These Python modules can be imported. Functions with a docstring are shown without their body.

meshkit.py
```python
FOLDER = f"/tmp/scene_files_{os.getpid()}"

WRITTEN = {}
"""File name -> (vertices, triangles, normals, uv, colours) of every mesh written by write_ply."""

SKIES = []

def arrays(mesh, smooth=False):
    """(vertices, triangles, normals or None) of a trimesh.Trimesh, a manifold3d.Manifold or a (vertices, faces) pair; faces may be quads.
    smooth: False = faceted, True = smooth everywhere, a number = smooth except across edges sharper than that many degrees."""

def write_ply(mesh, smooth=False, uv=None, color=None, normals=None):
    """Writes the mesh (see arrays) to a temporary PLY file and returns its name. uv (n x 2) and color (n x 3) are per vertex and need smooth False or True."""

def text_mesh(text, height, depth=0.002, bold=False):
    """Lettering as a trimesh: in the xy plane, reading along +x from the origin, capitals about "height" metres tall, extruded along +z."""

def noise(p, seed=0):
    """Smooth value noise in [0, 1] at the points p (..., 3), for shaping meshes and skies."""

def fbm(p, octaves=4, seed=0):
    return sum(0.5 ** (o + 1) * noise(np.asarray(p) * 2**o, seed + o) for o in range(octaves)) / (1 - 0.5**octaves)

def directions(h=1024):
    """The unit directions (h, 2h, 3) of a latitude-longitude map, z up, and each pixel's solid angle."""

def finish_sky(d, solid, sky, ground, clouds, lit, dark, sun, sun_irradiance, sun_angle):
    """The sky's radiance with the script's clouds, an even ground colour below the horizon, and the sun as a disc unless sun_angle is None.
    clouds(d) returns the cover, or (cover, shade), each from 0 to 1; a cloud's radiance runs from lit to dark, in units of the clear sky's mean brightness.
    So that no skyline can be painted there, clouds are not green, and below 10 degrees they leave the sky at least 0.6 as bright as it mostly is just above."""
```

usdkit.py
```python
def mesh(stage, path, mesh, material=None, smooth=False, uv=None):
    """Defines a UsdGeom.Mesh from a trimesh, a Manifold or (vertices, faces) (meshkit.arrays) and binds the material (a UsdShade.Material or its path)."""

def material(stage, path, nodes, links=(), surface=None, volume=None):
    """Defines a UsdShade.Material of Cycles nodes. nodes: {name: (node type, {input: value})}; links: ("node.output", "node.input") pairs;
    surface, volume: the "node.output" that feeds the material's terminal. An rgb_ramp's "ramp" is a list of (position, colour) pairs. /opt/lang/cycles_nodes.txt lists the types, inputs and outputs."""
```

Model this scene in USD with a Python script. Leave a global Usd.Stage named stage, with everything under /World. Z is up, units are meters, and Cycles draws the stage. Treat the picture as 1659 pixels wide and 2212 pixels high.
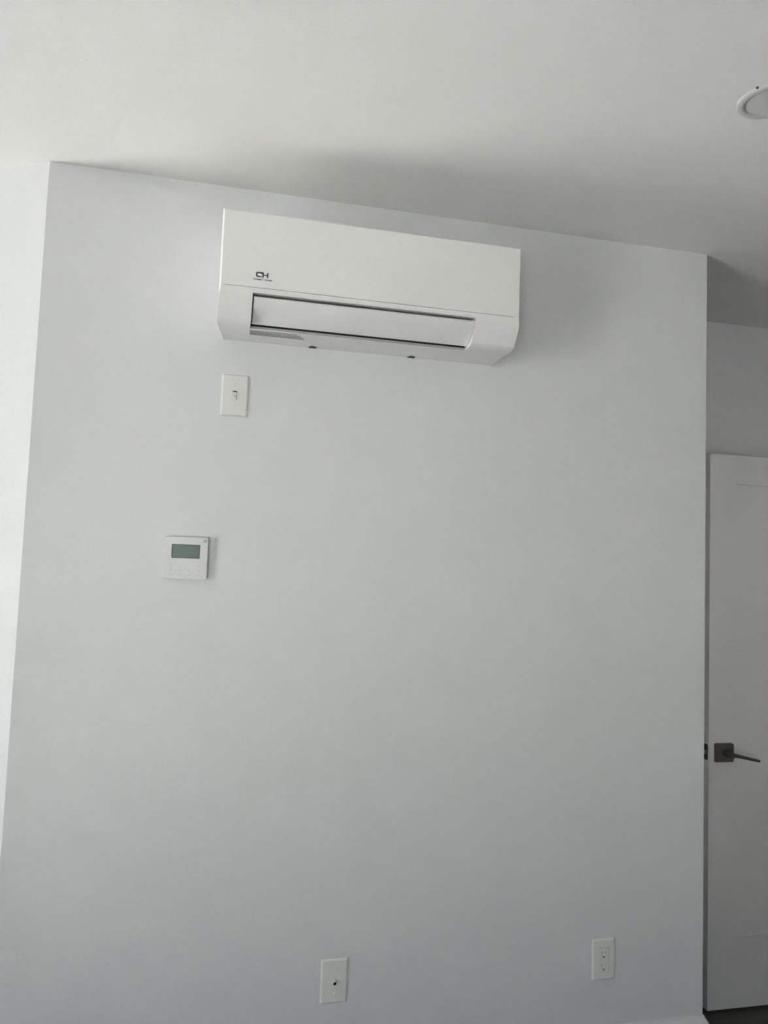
import math
import numpy as np
import trimesh
import manifold3d as m3
from shapely.geometry import Polygon, box as sbox, LineString
from shapely.ops import unary_union
import usdkit
import meshkit
from pxr import Usd, UsdGeom, UsdLux, UsdShade, Gf, Sdf

stage = Usd.Stage.CreateInMemory()
UsdGeom.SetStageUpAxis(stage, UsdGeom.Tokens.z)
UsdGeom.SetStageMetersPerUnit(stage, 1.0)
UsdGeom.Xform.Define(stage, '/World')
UsdGeom.Scope.Define(stage, '/World/Looks')

# ------------------------------------------------------------------ camera
F_PX, W_PX = 1655.85, 1659.0
YAW, PITCH, ROLL = 0.2225, 0.0721, 0.0365
CAM = np.array([0.0, -2.101, 1.5647])
fw = np.array([math.sin(YAW) * math.cos(PITCH), math.cos(YAW) * math.cos(PITCH), math.sin(PITCH)])
r0 = np.array([math.cos(YAW), -math.sin(YAW), 0.0])
u0 = np.cross(r0, fw)
rt = math.cos(ROLL) * r0 + math.sin(ROLL) * u0
up = -math.sin(ROLL) * r0 + math.cos(ROLL) * u0
cam = UsdGeom.Camera.Define(stage, '/World/camera')
M = Gf.Matrix4d(*rt, 0, *up, 0, *(-fw), 0, *CAM, 1)
cam.AddTransformOp().Set(M)
cam.CreateHorizontalApertureAttr(36.0)
cam.CreateFocalLengthAttr(36.0 * F_PX / W_PX)
cam.CreateClippingRangeAttr(Gf.Vec2f(0.05, 100.0))
cam.CreateExposureAttr(4.0)

# ------------------------------------------------------------------ daylight
# high sun from beyond the main wall; it never shines straight in, but lights the pale terrace outside the windows
SKY, SUN = 0.106, 1.55
sky = UsdLux.DomeLight.Define(stage, '/World/sky_light')
sky.CreateIntensityAttr(SKY)
sky.CreateColorAttr(Gf.Vec3f(0.86, 0.93, 1.0))
sun = UsdLux.DistantLight.Define(stage, '/World/sun_light')
sun.CreateAngleAttr(0.53)
sun.CreateIntensityAttr(SUN)
sun.CreateNormalizeAttr(True)
sun.CreateColorAttr(Gf.Vec3f(1.0, 0.982, 0.972))
sd = np.array([-0.12, -0.50, -0.86]); sd = sd / np.linalg.norm(sd)     # the way the sunlight travels
sx_ = np.cross([0, 1.0, 0], -sd); sx_ /= np.linalg.norm(sx_)
sy_ = np.cross(-sd, sx_)
sun.AddTransformOp().Set(Gf.Matrix4d(*sx_, 0, *sy_, 0, *(-sd), 0, 0, 0, 30, 1))
WX = -2.60                                  # inner face of the window wall
WIN = [(-2.30, -1.40, 0.05, 2.30), (0.10, 1.08, 0.05, 2.45)]   # y0, y1, z0, z1 of the windows in it
BWIN = [(-1.8, -0.6, 0.15, 1.40)]           # x0, x1, z0, z1 of the window in the wall behind the camera

# ------------------------------------------------------------------ materials
LOOK = '/World/Looks/'


def paint(name, col, rough=0.6, bump=0.0, scale=260.0, spec=0.35, metallic=0.0):
    n = {'p': ('principled_bsdf', {'base_color': col, 'roughness': rough, 'metallic': metallic, 'specular_ior_level': spec})}
    links = []
    if bump:
        n['g'] = ('geometry', {})
        n['t'] = ('noise_texture', {'scale': scale, 'detail': 2.0, 'roughness': 0.55})
        n['b'] = ('bump', {'strength': bump, 'distance': 0.002})
        links = [('g.position', 't.vector'), ('t.fac', 'b.height'), ('b.normal', 'p.normal')]
    return usdkit.material(stage, LOOK + name, n, links, surface='p.BSDF')


WALL = paint('wall_paint', (0.750, 0.754, 0.756), 0.7, 0.12)
CEIL = paint('ceiling_paint', (0.838, 0.830, 0.812), 0.9, 0.12, 200.0, 0.2)
TRIM = paint('trim_paint', (0.74, 0.74, 0.72), 0.45)
DOOR = paint('door_paint', (0.85, 0.84, 0.82), 0.45, 0.04, 160.0)
ACW = paint('white_plastic', (0.855, 0.850, 0.830), 0.27, 0.02, 600.0, 0.5)
ACGAP = paint('grey_plastic', (0.035, 0.035, 0.036), 0.6)
ACLIP = paint('mid_grey_plastic', (0.62, 0.62, 0.62), 0.6)
DARKP = paint('dark_plastic', (0.06, 0.06, 0.06), 0.6)
INK = paint('dark_print', (0.05, 0.05, 0.055), 0.6)
INKG = paint('grey_print', (0.42, 0.42, 0.42), 0.6)
INKP = paint('pale_grey_print', (0.37, 0.37, 0.37), 0.6)
INKF = paint('faint_print', (0.60, 0.60, 0.61), 0.6)
PLATE = paint('plate_plastic', (0.80, 0.795, 0.765), 0.35)
PLATE2 = paint('thermostat_plastic', (0.74, 0.74, 0.75), 0.4)
SLOT = paint('slot_black', (0.012, 0.012, 0.012), 0.7)
METAL = paint('dark_nickel', (0.13, 0.125, 0.115), 0.42, metallic=0.75, spec=0.5)
BOLT = paint('latch_steel', (0.45, 0.44, 0.42), 0.35, metallic=0.9, spec=0.5)
LENS = paint('lamp_lens', (0.66, 0.66, 0.645), 0.55)
CAN = paint('lamp_trim', (0.56, 0.56, 0.545), 0.5)
GREEN = paint('screen_green', (0.165, 0.215, 0.19), 0.3)
GREENB = paint('screen_border', (0.085, 0.115, 0.105), 0.3)
FLOOR = usdkit.material(stage, LOOK + 'floor_dark', {
    'g': ('geometry', {}), 'm': ('mapping', {'scale': (1.2, 14.0, 1.0)}),
    't': ('noise_texture', {'scale': 3.0, 'detail': 4.0}),
    'r': ('rgb_ramp', {'ramp': [(0.3, (0.062, 0.058, 0.059)), (0.7, (0.09, 0.085, 0.084))]}),
    'p': ('principled_bsdf', {'roughness': 0.5, 'specular_ior_level': 0.3})},
    [('g.position', 'm.vector'), ('m.vector', 't.vector'), ('t.fac', 'r.fac'), ('r.color', 'p.base_color')], surface='p.BSDF')
TERR = paint('pale_paving', (0.62, 0.61, 0.585), 0.8)
GLASS = usdkit.material(stage, LOOK + 'window_glass', {
    'f': ('fresnel', {'IOR': 1.45}), 't': ('transparent_bsdf', {'color': (0.97, 0.98, 0.98)}),
    's': ('glossy_bsdf', {'roughness': 0.02}), 'x': ('mix_closure', {})},
    [('f.fac', 'x.fac'), ('t.BSDF', 'x.closure1'), ('s.BSDF', 'x.closure2')], surface='x.closure')

# ------------------------------------------------------------------ helpers
used = {}


def numbered(parent, name):
    key = (parent, name)
    n = used.get(key, 0)
    used[key] = n + 1
    return name if n == 0 else '%s_%03d' % (name, n)


def tag(prim, label=None, cat=None, group=None, kind=None):
    for k, v in (('label', label), ('category', cat), ('group', group), ('kind', kind)):
        if v:
            prim.SetCustomDataByKey(k, v)
    return prim


def thing(name, loc, label, cat, group=None, kind=None):
    x = UsdGeom.Xform.Define(stage, '/World/' + numbered('/World', name))
    x.AddTranslateOp().Set(Gf.Vec3d(*map(float, loc)))
    return tag(x.GetPrim(), label, cat, group, kind)


def obj(name, mesh, mat, parent=None, smooth=35, label=None, kind=None):
    base = '/World' if parent is None else str(parent.GetPath())
    m = usdkit.mesh(stage, base + '/' + numbered(base, name), mesh, mat, smooth=smooth)
    return tag(m.GetPrim(), label, None, None, kind)


def struct(name, mesh, mat, label, cat, smooth=False):
    p = obj(name, mesh, mat, None, smooth)
    return tag(p, label, cat, None, 'structure')


def man(poly, h):
    """shapely polygon -> manifold prism from z=0 to h"""
    rings = []
    for g in getattr(poly, 'geoms', [poly]):
        g = Polygon(g)if not isinstance(g, Polygon) else g
        rings.append(np.array(g.exterior.coords)[:-1])
        rings += [np.array(i.coords)[:-1] for i in g.interiors]
    return m3.Manifold.extrude(m3.CrossSection([r.tolist() for r in rings], m3.FillRule.EvenOdd), h)


def xf(m, cols, t=(0, 0, 0)):
    """map local axes to cols (three vectors) and shift by t"""
    A = np.zeros((3, 4))
    for k, c in enumerate(cols):
        A[:, k] = c
    A[:, 3] = t
    return m.transform(A)


def box(x0, x1, y0, y1, z0, z1):
    return m3.Manifold.cube([x1 - x0, y1 - y0, z1 - z0]).translate([x0, y0, z0])


def plan(poly, z0, z1):
    return man(poly, z1 - z0).translate([0, 0, z0])


def side(poly_dz, x0, x1):
    """profile in (depth, z), depth = -y, swept along x"""
    return xf(man(poly_dz, x1 - x0), [(0, -1, 0), (0, 0, 1), (1, 0, 0)], (x0, 0, 0))


def wallface(poly_xz, y_front, y_back):
    """outline in (x, z) as a slab between y_front (towards the room, more negative) and y_back"""
    return xf(man(poly_xz, y_back - y_front), [(1, 0, 0), (0, 0, 1), (0, -1, 0)], (0, y_back, 0))


def tapered(poly_back, poly_front, y_front, y_back, seg=0.0005):
    a = wallface(poly_back, y_back - seg, y_back)
    b = wallface(poly_front, y_front, y_front + seg)
    return m3.Manifold.batch_hull([a, b])


def rrect(w, h, r, cx=0.0, cz=0.0, n=6):
    b = sbox(cx - w / 2, cz - h / 2, cx + w / 2, cz + h / 2)
    return b.buffer(-r).buffer(r, quad_segs=n) if r > 0 else b


def cyl(r, p0, p1, n=32, r1=None):
    p0, p1 = np.array(p0, float), np.array(p1, float)
    L = np.linalg.norm(p1 - p0)
    z = (p1 - p0) / L
    a = np.array([1.0, 0, 0]) if abs(z[0]) < 0.9 else np.array([0, 1.0, 0])
    x = np.cross(a, z); x /= np.linalg.norm(x)
    return xf(m3.Manifold.cylinder(L, r, r if r1 is None else r1, n), [x, np.cross(z, x), z], p0)


# ------------------------------------------------------------------ room shell
H = 2.598
XL, XR = -0.4604, 1.5045
RX = 2.62                                   # inner face of the right wall
YB = 0.56                                   # hall wall behind the open door
BACK = -4.2
T = math.radians(28.0)
CY = (XL - WX) * math.tan(T)                # where the angled wall meets the window wall
TK = 0.12

struct('floor', box(WX - 0.2, RX + 1.6, BACK - TK, 1.8, -0.12, 0.0), FLOOR, 'dark grey floor seen under the open door', 'floor')
struct('ceiling', box(WX - 0.3, RX + 1.6, BACK - TK, 1.8, H, H + 0.15), CEIL, 'plain matte white ceiling above the air conditioner', 'ceiling')

struct('terrace', box(-40, 40, -40, 40, -0.4, -0.16), TERR, 'pale sunlit paving outside the windows', 'terrace')
rr = 0.004
rc = [(XR - rr + rr * math.sin(a), rr - rr * math.cos(a)) for a in np.linspace(0, math.pi / 2, 6)]
struct('wall_front', plan(Polygon([(XL, 0)] + rc + [(XR, TK), (XL, TK)]), 0, H), WALL,
       'broad pale grey wall carrying the air conditioner', 'wall', smooth=35)
struct('wall_front_left', plan(Polygon([(XL, 0), (XL, TK), (WX, CY + TK * 1.13), (WX, CY)]), 0, H), WALL,
       'bright angled wall at the left edge beside the main wall', 'wall')
XN = XR - 0.15                              # the recess behind the main wall reaches this far left
struct('wall_hall_left', plan(Polygon([(XN - TK, TK), (XN, TK), (XN, YB), (XN - TK, YB)]), 0, H), WALL,
       'short side wall of the recess behind the main wall', 'wall')
struct('wall_hall_back', plan(Polygon([(XN - TK, YB), (RX + TK, YB), (RX + TK, YB + TK), (XN - TK, YB + TK)]), 0, H), WALL,
       'shaded grey wall above and behind the open door', 'wall')
DY, DX, DZ = 0.4436, 1.8391, 2.042          # door face, latch edge, top
rw = box(RX, RX + TK, BACK, YB, 0, H) - box(RX - 1, RX + 1, -0.315, 0.475, -1, 2.06)
struct('wall_right', rw, WALL, 'right wall with a doorway that the open door belongs to', 'wall')
bw = box(WX - 0.2, RX + TK, BACK - TK, BACK, 0, H)
for a, b, c, d in BWIN:
    bw = bw - box(a, b, BACK - 1, BACK + 1, c, d)
struct('wall_back', bw, WALL, 'wall behind the camera', 'wall')
lw = box(WX - 0.2, WX, BACK, CY + TK * 1.13, 0, H)
for a, b, c, d in WIN:
    lw = lw - box(WX - 1, WX + 1, a, b, c, d)
struct('wall_left', lw, WALL, 'window wall on the left outside the picture', 'wall')
struct('wall_side_room', box(RX + TK, RX + 1.5, -0.9, 0.9, 0, H) - box(RX + TK - 1, RX + 1.4, -0.8, 0.8, -1, H + 1), WALL,
       'walls of the side room beyond the doorway', 'wall')

def window(n, loc, hw, hh, along_y, label):
    w = thing('window_%d' % n, loc, label, 'window', None, 'structure')

    def bb(x0, x1, y0, y1, z0, z1):
        return box(x0, x1, y0, y1, z0, z1) if along_y else box(y0, y1, x0, x1, z0, z1)
    obj('window_frame', bb(-0.035, 0.035, -hw, hw, 0, hh) - bb(-1, 1, -hw + 0.05, hw - 0.05, 0.05, hh - 0.05), TRIM, w, False)
    obj('mullion', bb(-0.025, 0.025, -0.025, 0.025, 0.05, hh - 0.05), TRIM, w, False)
    for s in (-1, 1):
        lo, hi = sorted((s * 0.025, s * (hw - 0.05)))
        obj('pane', bb(-0.003, 0.003, lo, hi, 0.05, hh - 0.05), GLASS, w, False)
    obj('window_sill', bb(0.035, 0.13, -hw, hw, -0.0, 0.02), TRIM, w, False)


for k, (a, b, c, d) in enumerate(WIN):
    window(k + 1, (WX - 0.1, (a + b) / 2, c), (b - a) / 2, d - c, True,
           ['white framed window farther back along the left wall', 'tall narrow white framed window next to the angled wall'][k])
for a, b, c, d in BWIN:
    window(3, ((a + b) / 2, BACK - TK / 2, c), (b - a) / 2, d - c, False, 'white framed window in the wall behind the camera')

# baseboard with a sloped cap along the main wall and round its right corner
BZ = 0.272
bp = Polygon([(0, 0), (0.014, 0), (0.014, BZ - 0.026), (0.011, BZ - 0.018), (0.004, BZ - 0.006), (0.002, BZ), (0, BZ)])
front = side(bp, XL, XR + 0.014)
ret = xf(man(bp, TK + 0.014), [(1, 0, 0), (0, 0, 1), (0, -1, 0)], (XR, TK, 0))
cut1 = plan(Polygon([(XL - 1, 0.0), (XL - 1, -1), (XR + 1, -1), (XR, 0)]), -1, 1)
cut2 = plan(Polygon([(XR, 0), (XR + 1, -1), (XR + 1, 2), (XR, 2)]), -1, 1)
struct('baseboard_front', front ^ cut1, WALL, 'tall pale grey baseboard at the foot of the main wall', 'baseboard')
struct('baseboard_hall_left', ret ^ cut2, WALL, 'pale grey baseboard on the end of the main wall at its right corner', 'baseboard')

# door lining and casing of the doorway in the right wall
lin = box(RX - 0.001, RX + TK + 0.001, -0.315, 0.475, 0, 2.06) - box(RX - 1, RX + 1, -0.297, 0.457, -1, 2.048)
cas = box(RX - 0.016, RX, -0.375, 0.475, 0, 2.12) - box(RX - 1, RX + 1, -0.305, 0.6, -1, 2.052)
struct('trim_1', lin + cas, TRIM, 'white casing round the doorway in the right wall', 'door casing')

# ------------------------------------------------------------------ open door
door = thing('door_1', (DX, DY, 0.010), 'white shaker panel door standing open at the right edge', 'door', None, 'structure')
DW, DH, DT = 0.762, 2.032, 0.0352
ST, TR_, BR = 0.113, 0.111, 0.252
pd = 0.009


def slab(x0, x1, z0, z1, y0=0.0, y1=DT, bev=0.0012):
    b = box(x0, x1, y0, y1, z0, z1)
    return m3.Manifold.batch_hull([box(x0 + bev, x1 - bev, y0, y1, z0 + bev, z1 - bev), box(x0, x1, y0 + bev, y1 - bev, z0, z1)])


obj('stile', slab(0, ST, 0, DH, bev=0.0003), DOOR, door, False)
obj('stile', slab(DW - ST, DW, 0, DH, bev=0.0003), DOOR, door, False)
obj('rail', slab(ST, DW - ST, DH - TR_, DH, bev=0.0001), DOOR, door, False)
obj('rail', slab(ST, DW - ST, 0, BR, bev=0.0001), DOOR, door, False)
obj('panel', box(ST, DW - ST, pd, DT - pd, BR, DH - TR_), DOOR, door, False)
hx, hz = 0.0615, 0.9255 - 0.010             # rosette centre in door coordinates
ros = tapered(rrect(0.078, 0.070, 0.007, hx, hz), rrect(0.074, 0.066, 0.006, hx, hz), -0.010, 0.0)
neck = cyl(0.0105, (hx, -0.008, hz), (hx, -0.055, hz), 28)
handle = obj('door_handle', ros + neck, METAL, door, 40, 'dark metal handle with a square rose')
L0 = np.array([hx - 0.004, -0.052, hz + 0.004])
L1 = np.array([hx + 0.112, -0.050, hz - 0.0205])
pts = []
for t in np.linspace(0, 1, 7):
    c_ = L0 + (L1 - L0) * t
    hh_ = 0.0072 - 0.0024 * t
    pts.append(m3.Manifold.batch_hull([m3.Manifold.sphere(0.0035, 12).translate((c_ + np.array(o)).tolist())
               for o in ((0, -0.003, hh_ - 0.0035), (0, 0.003, hh_ - 0.0035), (0, -0.003, -hh_ + 0.0035), (0, 0.003, -hh_ + 0.0035))]))
lev = pts[0]
for a, b in zip(pts[:-1], pts[1:]):
    lev = lev + m3.Manifold.batch_hull([a, b])
obj('lever', lev, METAL, handle, 40)
lp = xf(man(rrect(0.0254, 0.057, 0.006, DT / 2, hz), 0.0014), [(0, 1, 0), (0, 0, 1), (-1, 0, 0)], (0.0002, 0, 0))
latch = obj('latch_plate', lp, METAL, door, 40, 'dark latch plate on the edge of the door')
bolt = m3.Manifold.batch_hull([box(-0.010, 0, DT / 2 - 0.006, DT / 2 - 0.004, hz - 0.0075, hz + 0.0075), box(-0.002, 0, DT / 2 - 0.006, DT / 2 + 0.006, hz - 0.0075, hz + 0.0075)])
obj('latch_bolt', bolt, BOLT, latch, False)

# ------------------------------------------------------------------ air conditioner
# local frame: origin on the wall under the middle of the unit; x right, -y out of the wall
AX, AZ = 0.3925, 2.1687
ac = thing('air_conditioner', (AX, 0, AZ), 'white wall-mounted air conditioner indoor unit high under the ceiling', 'air conditioner')
prof = [(0, 0), (0.059, 0.0043), (0.1025, 0.0053), (0.1270, 0.0062), (0.1330, 0.0070), (0.1400, 0.0082), (0.1470, 0.0100), (0.1529, 0.0125), (0.1575, 0.0175),
        (0.1731, 0.0437), (0.1800, 0.0560), (0.1855, 0.0685), (0.1872, 0.0780), (0.1878, 0.0880), (0.1875, 0.2780), (0.1845, 0.2812), (0.17, 0.2835), (0, 0.2850)]
PR = Polygon(prof)
xl = [(-0.4010, 0.1875), (-0.4010, 0.12), (-0.3925, 0.06), (-0.3827, 0.0)]     # left edge in plan: (x, depth)
xr_ = [(0.3900, 0.0), (0.3935, 0.06), (0.3975, 0.12), (0.4000, 0.1885)]
pl = Polygon([(-0.4005, -0.1885), (-0.4015, -0.12), (-0.3925, -0.06), (-0.3827, 0), (0.3900, 0), (0.3935, -0.06), (0.3975, -0.12), (0.4000, -0.1885)])
pl = pl.buffer(-0.007).buffer(0.007, quad_segs=8).union(pl.intersection(sbox(-1, -0.10, 1, 0)))
whole = side(PR, -0.42, 0.42) ^ plan(pl, -0.1, 0.4)
# air outlet opening
OX0, OX1 = 0.0748 - AX, 0.6668 - AX
cav = Polygon([(0.195, 0.0712), (0.1780, 0.0745), (0.150, 0.0790), (0.118, 0.0870), (0.075, 0.118), (0.045, 0.075), (0.0950, 0.0190), (0.0985, 0.0150), (0.1005, 0.0100), (0.1040, 0.0066), (0.1070, 0.0053), (0.107, -0.02), (0.20, -0.02)])
ZS = 0.0868                                 # underside of the front panel
panel_box = box(-1, 1, -1, -0.176, ZS, 0.40)
body = whole - side(cav, OX0, OX1) - panel_box - box(0.0064 - AX, 0.7735 - AX, -1, -0.1845, ZS - 0.0012, ZS + 0.001)
# finger notches in the lower rear edge, where the unit meets the wall
for fx in (0.2524, 0.5376):
    body = body - cyl(0.0200, (fx - AX, 0.0, -0.0160), (fx - AX, -0.016, -0.0160), 64)
obj('body', body, ACW, ac, 28)
fp = whole ^ box(-1, 1, -1, -0.1763, ZS + 0.0002, 0.40)
obj('front_panel', fp, ACW, ac, 28)
# dark liner inside the outlet
lpath = LineString([(0.1100, 0.0920), (0.075, 0.117), (0.0462, 0.075), (0.0955, 0.0185), (0.0985, 0.0140)])
sh = lpath.buffer(0.0009, cap_style=2, join_style=2)
liner = side(sh, OX0 + 0.0002, OX1 - 0.0002)
obj('air_duct', liner, ACGAP, ac, False, 'dark lining inside the air outlet')
roof = LineString([(0.1755, 0.0740), (0.150, 0.0782), (0.118, 0.0862)]).buffer(0.0006, cap_style=2, join_style=2)
obj('outlet_lip', side(roof, OX0 + 0.0003, OX1 - 0.0003), ACLIP, ac, False, 'grey upper lip of the air outlet')
# louver: a slightly domed flap, tilted back at its lower edge
la, lb = np.array([0.1835, 2.2311 - AZ]), np.array([0.1165, 2.1824 - AZ])
n_ = np.array([-(lb - la)[1], (lb - la)[0]]); n_ = n_ / np.linalg.norm(n_)
if n_[1] > 0:
    n_ = -n_
tt = np.linspace(0, 1, 13)
outer = [tuple(la + (lb - la) * t + n_ * 0.0070 * 4 * t * (1 - t)) for t in tt]
inner = [tuple(la + (lb - la) * t + n_ * (0.0070 * 4 * t * (1 - t) - 0.0045)) for t in tt[::-1]]
LX0, LX1 = 0.0782 - AX, 0.6652 - AX
lou = side(Polygon(outer + inner), LX0, LX1)
louver = obj('louver', lou, ACW, ac, 30)
# clips showing in the notches
for fx in (0.2524, 0.5376):
    obj('mounting_clip', cyl(0.0185, (fx - AX, -0.0005, -0.0163), (fx - AX, -0.011, -0.0163), 64) ^ box(-1, 1, -1, 1, -0.0010, 1), DARKP, ac, 40)
# grey printed lines under the left end of the louver
rows = [(0.0920, 0.1990), (0.0835, 0.2090), (0.0755, 0.2120), (0.0675, 0.2180), (0.0590, 0.2225)]


def under_z(d):
    return float(np.interp(d, [p_[0] for p_ in prof[:5]], [p_[1] for p_ in prof[:5]]))


parts = []
for k, (dd, xe) in enumerate(rows):
    wd = (0.0048, 0.0030, 0.0030, 0.0052, 0.0068)[k]
    parts.append(box(0.0765 - AX, xe - AX, -dd - wd / 2, -dd + wd / 2, under_z(dd) - 0.0006, under_z(dd) + 0.0006))
    if k < 4:                              # the denser left part of the print
        xe2 = 0.112 + 0.012 * k
        parts.append(box(0.0765 - AX, xe2 - AX, -dd + wd / 2 - 0.0002, -rows[k + 1][0] - 0.0026, under_z(dd) - 0.0005, under_z(dd) + 0.0006))
pr = parts[0]
for q in parts[1:]:
    pr = pr + q
obj('printed_lines', pr, INKP, ac, False, 'grey printed lines under the louver')


def on_front(poly, mat, name, label=None, parent=None, off=0.1877, th=0.0004):
    return obj(name, wallface(poly, -off - th, -off + 0.0006), mat, parent or ac, False, label)


# C H emblem and the maker's name under it
ex, ez = 0.0803 - AX, 2.2826 - AZ           # lower left of the C
sw = 0.0031
C_ = rrect(0.0150, 0.0130, 0.0042, ex + 0.0075, ez + 0.0065).difference(rrect(0.0150 - 2 * sw, 0.0130 - 2 * sw * 0.9, 0.0022, ex + 0.0075, ez + 0.0065))
C_ = C_.difference(sbox(ex + 0.0118, ez + 0.0030, ex + 0.02, ez + 0.0095))
Hm = unary_union([sbox(ex + 0.0160, ez, ex + 0.0160 + sw, ez + 0.0130), sbox(ex + 0.0276, ez, ex + 0.0276 + sw, ez + 0.0130), sbox(ex + 0.0160, ez + 0.0052, ex + 0.030, ez + 0.0052 + 0.0024)])
link = sbox(ex + 0.0125, ez + 0.0130 - sw, ex + 0.0165, ez + 0.0130)
on_front(unary_union([C_, Hm, link]), INK, 'emblem', 'dark C H emblem')


def lettering(text, h, x, z, mat, name, parent, y, label=None, bold=True, sx=1.0):
    t = meshkit.text_mesh(text, h, 0.0005, bold)
    v = np.array(t.vertices)
    v = np.stack([v[:, 0] * sx + x, y - v[:, 2], v[:, 1] + z], 1)
    return obj(name, (v, np.array(t.faces)), mat, parent, False, label)


lettering('Cooper', 0.0040, 0.0725 - AX, 2.2750 - AZ, INK, 'lettering', ac, -0.1876, 'dark lettering Cooper', sx=1.10)
lettering('Hunter', 0.0040, 0.1018 - AX, 2.2750 - AZ, INK, 'lettering', ac, -0.1876, 'dark lettering Hunter', sx=1.10)
lettering('&', 0.0060, 0.0935 - AX, 2.2755 - AZ, INKG, 'lettering', ac, -0.1876, 'pale grey ampersand')

# ------------------------------------------------------------------ wall plates
PW, PH, PD = 0.0719, 0.1146, 0.0058


def plate_shape():
    return m3.Manifold.batch_hull([wallface(rrect(PW, PH, 0.0022), -0.0018, 0.0), wallface(rrect(PW - 0.0040, PH - 0.0040, 0.002), -0.0046, 0.0),
                                   wallface(rrect(PW - 0.0085, PH - 0.0085, 0.002), -PD, 0.0)])


def screw(parent, z):
    s = cyl(0.0034, (0, -PD + 0.0006, z), (0, -PD - 0.0007, z), 20, 0.0028) - box(-0.003, 0.003, -PD - 0.002, -PD - 0.0002, z - 0.0004, z + 0.0004)
    obj('screw', s, PLATE, parent, 40)


sw_ = thing('light_switch', (0.0471, 0, 2.0158), 'white toggle switch plate on the wall below the air conditioner', 'light switch')
hole = wallface(sbox(-0.0052, -0.0122, 0.0052, 0.0122), -0.02, -0.002)
obj('cover_plate', plate_shape() - hole, PLATE, sw_, 25)
obj('switch_frame', box(-0.0052, 0.0052, -0.0026, -0.0019, -0.0122, 0.0122), SLOT, sw_, False, 'dark slot round the toggle')
tg = m3.Manifold.batch_hull([box(-0.0048, 0.0044, -0.0040, -0.0026, -0.0105, 0.0095), box(-0.0048, 0.0044, -0.0065, -0.0050, -0.0105, 0.0065)])
tg = tg + m3.Manifold.batch_hull([box(-0.0045, 0.0040, -0.0064, -0.0050, -0.0085, 0.0020), box(-0.0032, 0.0032, -0.0170, -0.0155, -0.0160, -0.0085)])
obj('toggle', tg, PLATE, sw_, 30)
for z in (0.0302, -0.0302):
    screw(sw_, z)

cx = thing('cable_outlet', (0.3845, 0, 0.4599), 'white cover plate with one round cable socket low on the wall', 'wall outlet')
obj('cover_plate', plate_shape(), PLATE, cx, 25)
con = cyl(0.0068, (0, -PD + 0.001, 0.0), (0, -PD - 0.0020, 0.0), 6) + cyl(0.0050, (0, -PD, 0), (0, -PD - 0.0125, 0), 28)
con = con - cyl(0.0042, (0, -PD - 0.006, 0), (0, -PD - 0.02, 0), 20)
cs = obj('socket', con, PLATE, cx, 30)
obj('socket_hole', cyl(0.0042, (0, -PD - 0.0055, 0), (0, -PD - 0.0118, 0), 20), SLOT, cs, False, 'dark core of the socket')
for z in (0.0302, -0.0302):
    screw(cx, z)

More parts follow.
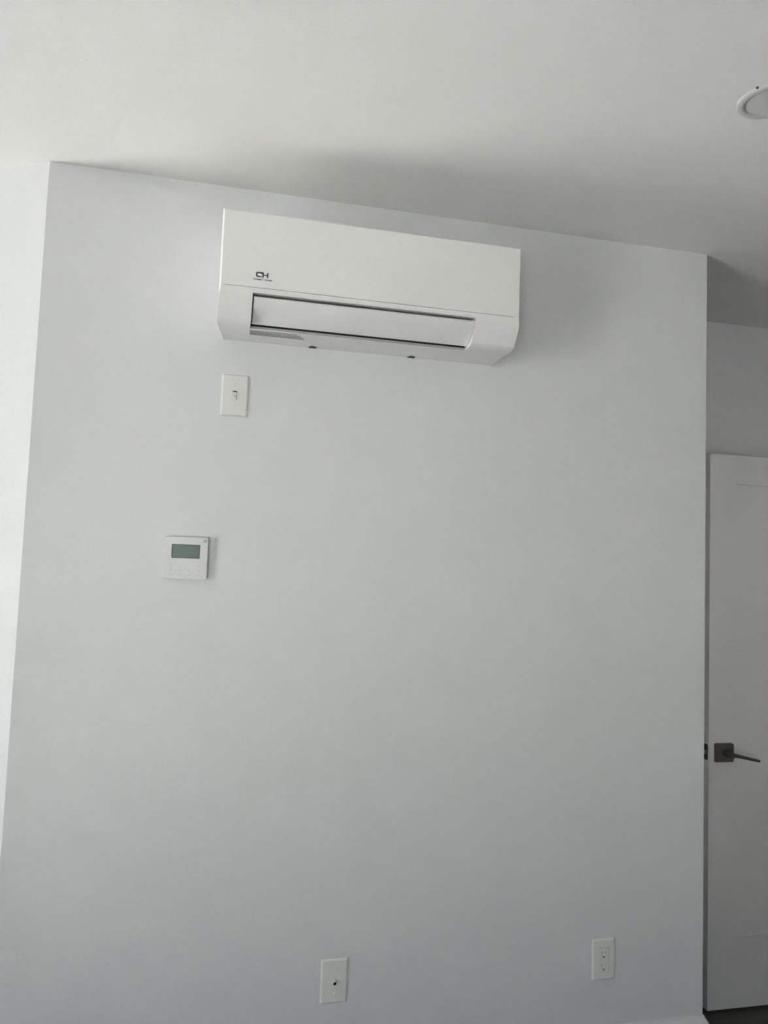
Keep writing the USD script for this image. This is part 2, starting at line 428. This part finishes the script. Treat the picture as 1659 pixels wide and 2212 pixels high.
ot = thing('power_outlet', (1.174, 0, 0.4574), 'white double power outlet low on the wall near the right corner', 'wall outlet')
obj('cover_plate', plate_shape() - wallface(rrect(0.0340, 0.0680, 0.003), -0.02, -0.0025), PLATE, ot, 25)
face = m3.Manifold.batch_hull([wallface(rrect(0.0330, 0.0668, 0.003), -0.0055, -0.0024), wallface(rrect(0.0316, 0.0654, 0.003), -0.0068, -0.0024)])
cuts = None
for zo in (0.0, -0.0355):
    for q in (wallface(sbox(-0.0072, 0.0158 + zo, -0.0052, 0.0242 + zo), -0.02, -0.0035), wallface(sbox(0.0048, 0.0164 + zo, 0.0066, 0.0236 + zo), -0.02, -0.0035),
              cyl(0.0026, (-0.0005, -0.02, 0.0078 + zo), (-0.0005, -0.0035, 0.0078 + zo), 16)):
        cuts = q if cuts is None else cuts + q
rc_ = obj('receptacle', face - cuts, PLATE, ot, 25)
obj('contact', wallface(sbox(-0.0085, -0.034, 0.0085, 0.028), -0.0042, -0.0032), SLOT, rc_, False, 'dark inside of the slots')

# ------------------------------------------------------------------ thermostat
TW, TH_, TD = 0.1134, 0.1121, 0.0173
th = thing('thermostat', (-0.0582, 0, 1.5698), 'square white wall thermostat with a green-grey display', 'thermostat')
back = wallface(rrect(TW - 0.010, TH_ - 0.010, 0.006), -0.006, 0.0)
obj('back_plate', back, PLATE2, th, 25)
shell = m3.Manifold.batch_hull([wallface(rrect(TW - 0.002, TH_ - 0.002, 0.006), -0.006, -0.0045), wallface(rrect(TW, TH_, 0.0065), -TD + 0.0022, -0.006),
                                wallface(rrect(TW - 0.0016, TH_ - 0.0016, 0.006), -TD + 0.0007, -0.006), wallface(rrect(TW - 0.0044, TH_ - 0.0044, 0.0055), -TD, -0.006)])
scx0, scx1, scz0, scz1 = -0.0946 + 0.0582, -0.0226 + 0.0582, 1.5697 - 1.5698, 1.6058 - 1.5698
shell = shell - wallface(sbox(scx0, scz0, scx1, scz1), -0.05, -TD + 0.0012)
obj('housing', shell, PLATE2, th, 25)
scr = obj('display', wallface(sbox(scx0, scz0, scx1, scz1), -TD + 0.0006, -TD + 0.0016), GREENB, th, False, 'green-grey display')
obj('display_glass', wallface(sbox(scx0 + 0.002, scz0 + 0.002, scx1 - 0.002, scz1 - 0.002), -TD + 0.0003, -TD + 0.0010), GREEN, scr, False)


def on_th(poly, name, mat=INKF):
    obj(name, wallface(poly, -TD - 0.0002, -TD + 0.0006), mat, th, False)


bx = [-0.0948 + 0.0582, -0.0711 + 0.0582, -0.0474 + 0.0582, -0.0235 + 0.0582]
bz = 1.5382 - 1.5698


def ring(x, z, r=0.0028, w=0.0009):
    return LineString([(x + r * math.cos(a), z + r * math.sin(a)) for a in np.linspace(0, 2 * math.pi, 17)]).buffer(w / 2)


on_th(unary_union([ring(bx[0], bz), sbox(bx[0] - 0.0005, bz, bx[0] + 0.0005, bz + 0.004)]), 'button_icon')
on_th(Polygon([(bx[1] + 0.002, bz + 0.0028), (bx[1] + 0.002, bz - 0.0028), (bx[1] - 0.0024, bz)]), 'button_icon')
on_th(Polygon([(bx[2] - 0.002, bz + 0.0028), (bx[2] - 0.002, bz - 0.0028), (bx[2] + 0.0024, bz)]), 'button_icon')
on_th(Polygon([(bx[3] - 0.0028, bz + 0.002), (bx[3] + 0.0028, bz + 0.002), (bx[3], bz - 0.0024)]), 'button_icon')
uz = 1.5515 - 1.5698
on_th(Polygon([(bx[3] - 0.0028, uz - 0.002), (bx[3] + 0.0028, uz - 0.002), (bx[3], uz + 0.0024)]), 'button_icon')
on_th(ring(bx[0], uz, 0.0020), 'button_icon')
tz_ = 1.5262 - 1.5698
for x_, w_ in zip(bx, (0.0125, 0.0085, 0.0085, 0.0085)):
    on_th(sbox(x_ - w_ / 2, tz_ - 0.0007, x_ + w_ / 2, tz_ + 0.0007), 'button_caption')
on_th(rrect(0.0082, 0.0078, 0.001, -0.0105 + 0.0582, 1.6165 - 1.5698).difference(sbox(-0.0105 + 0.0582 - 0.001, 1.6165 - 1.5698 - 0.0025, -0.0105 + 0.0582 + 0.0002, 1.6165 - 1.5698 + 0.0025)), 'corner_mark', INKG)

# ------------------------------------------------------------------ recessed ceiling lamp (switched off)
lamp = thing('ceiling_light', (1.1272, -0.7316, H), 'round recessed ceiling light at the right edge of the ceiling', 'ceiling light')
RO, RI = 0.0640, 0.0440
t_ = np.array([(RI, -0.0010), (RI + 0.004, -0.0042), (RO - 0.012, -0.0050), (RO - 0.005, -0.0042), (RO - 0.0012, -0.0026), (RO, -0.0012), (RO, 0.0), (RI, 0.0)])
ringm = trimesh.creation.revolve(np.vstack([t_[::-1], t_[-1:]]), sections=72)
obj('trim_ring', ringm, CAN, lamp, 30)
obj('lens', cyl(RI + 0.001, (0, 0, 0.0), (0, 0, -0.0022), 64), LENS, lamp, 30)
dx_, dy_ = 1.0689 - 1.1272, -0.7676 + 0.7316
k_ = 0.0655 / math.hypot(dx_, dy_)
obj('spring_clip', cyl(0.0026, (dx_ * k_, dy_ * k_, 0.0), (dx_ * k_, dy_ * k_, -0.0028), 12), DARKP, lamp, False, 'dark bit of clip showing at the rim')
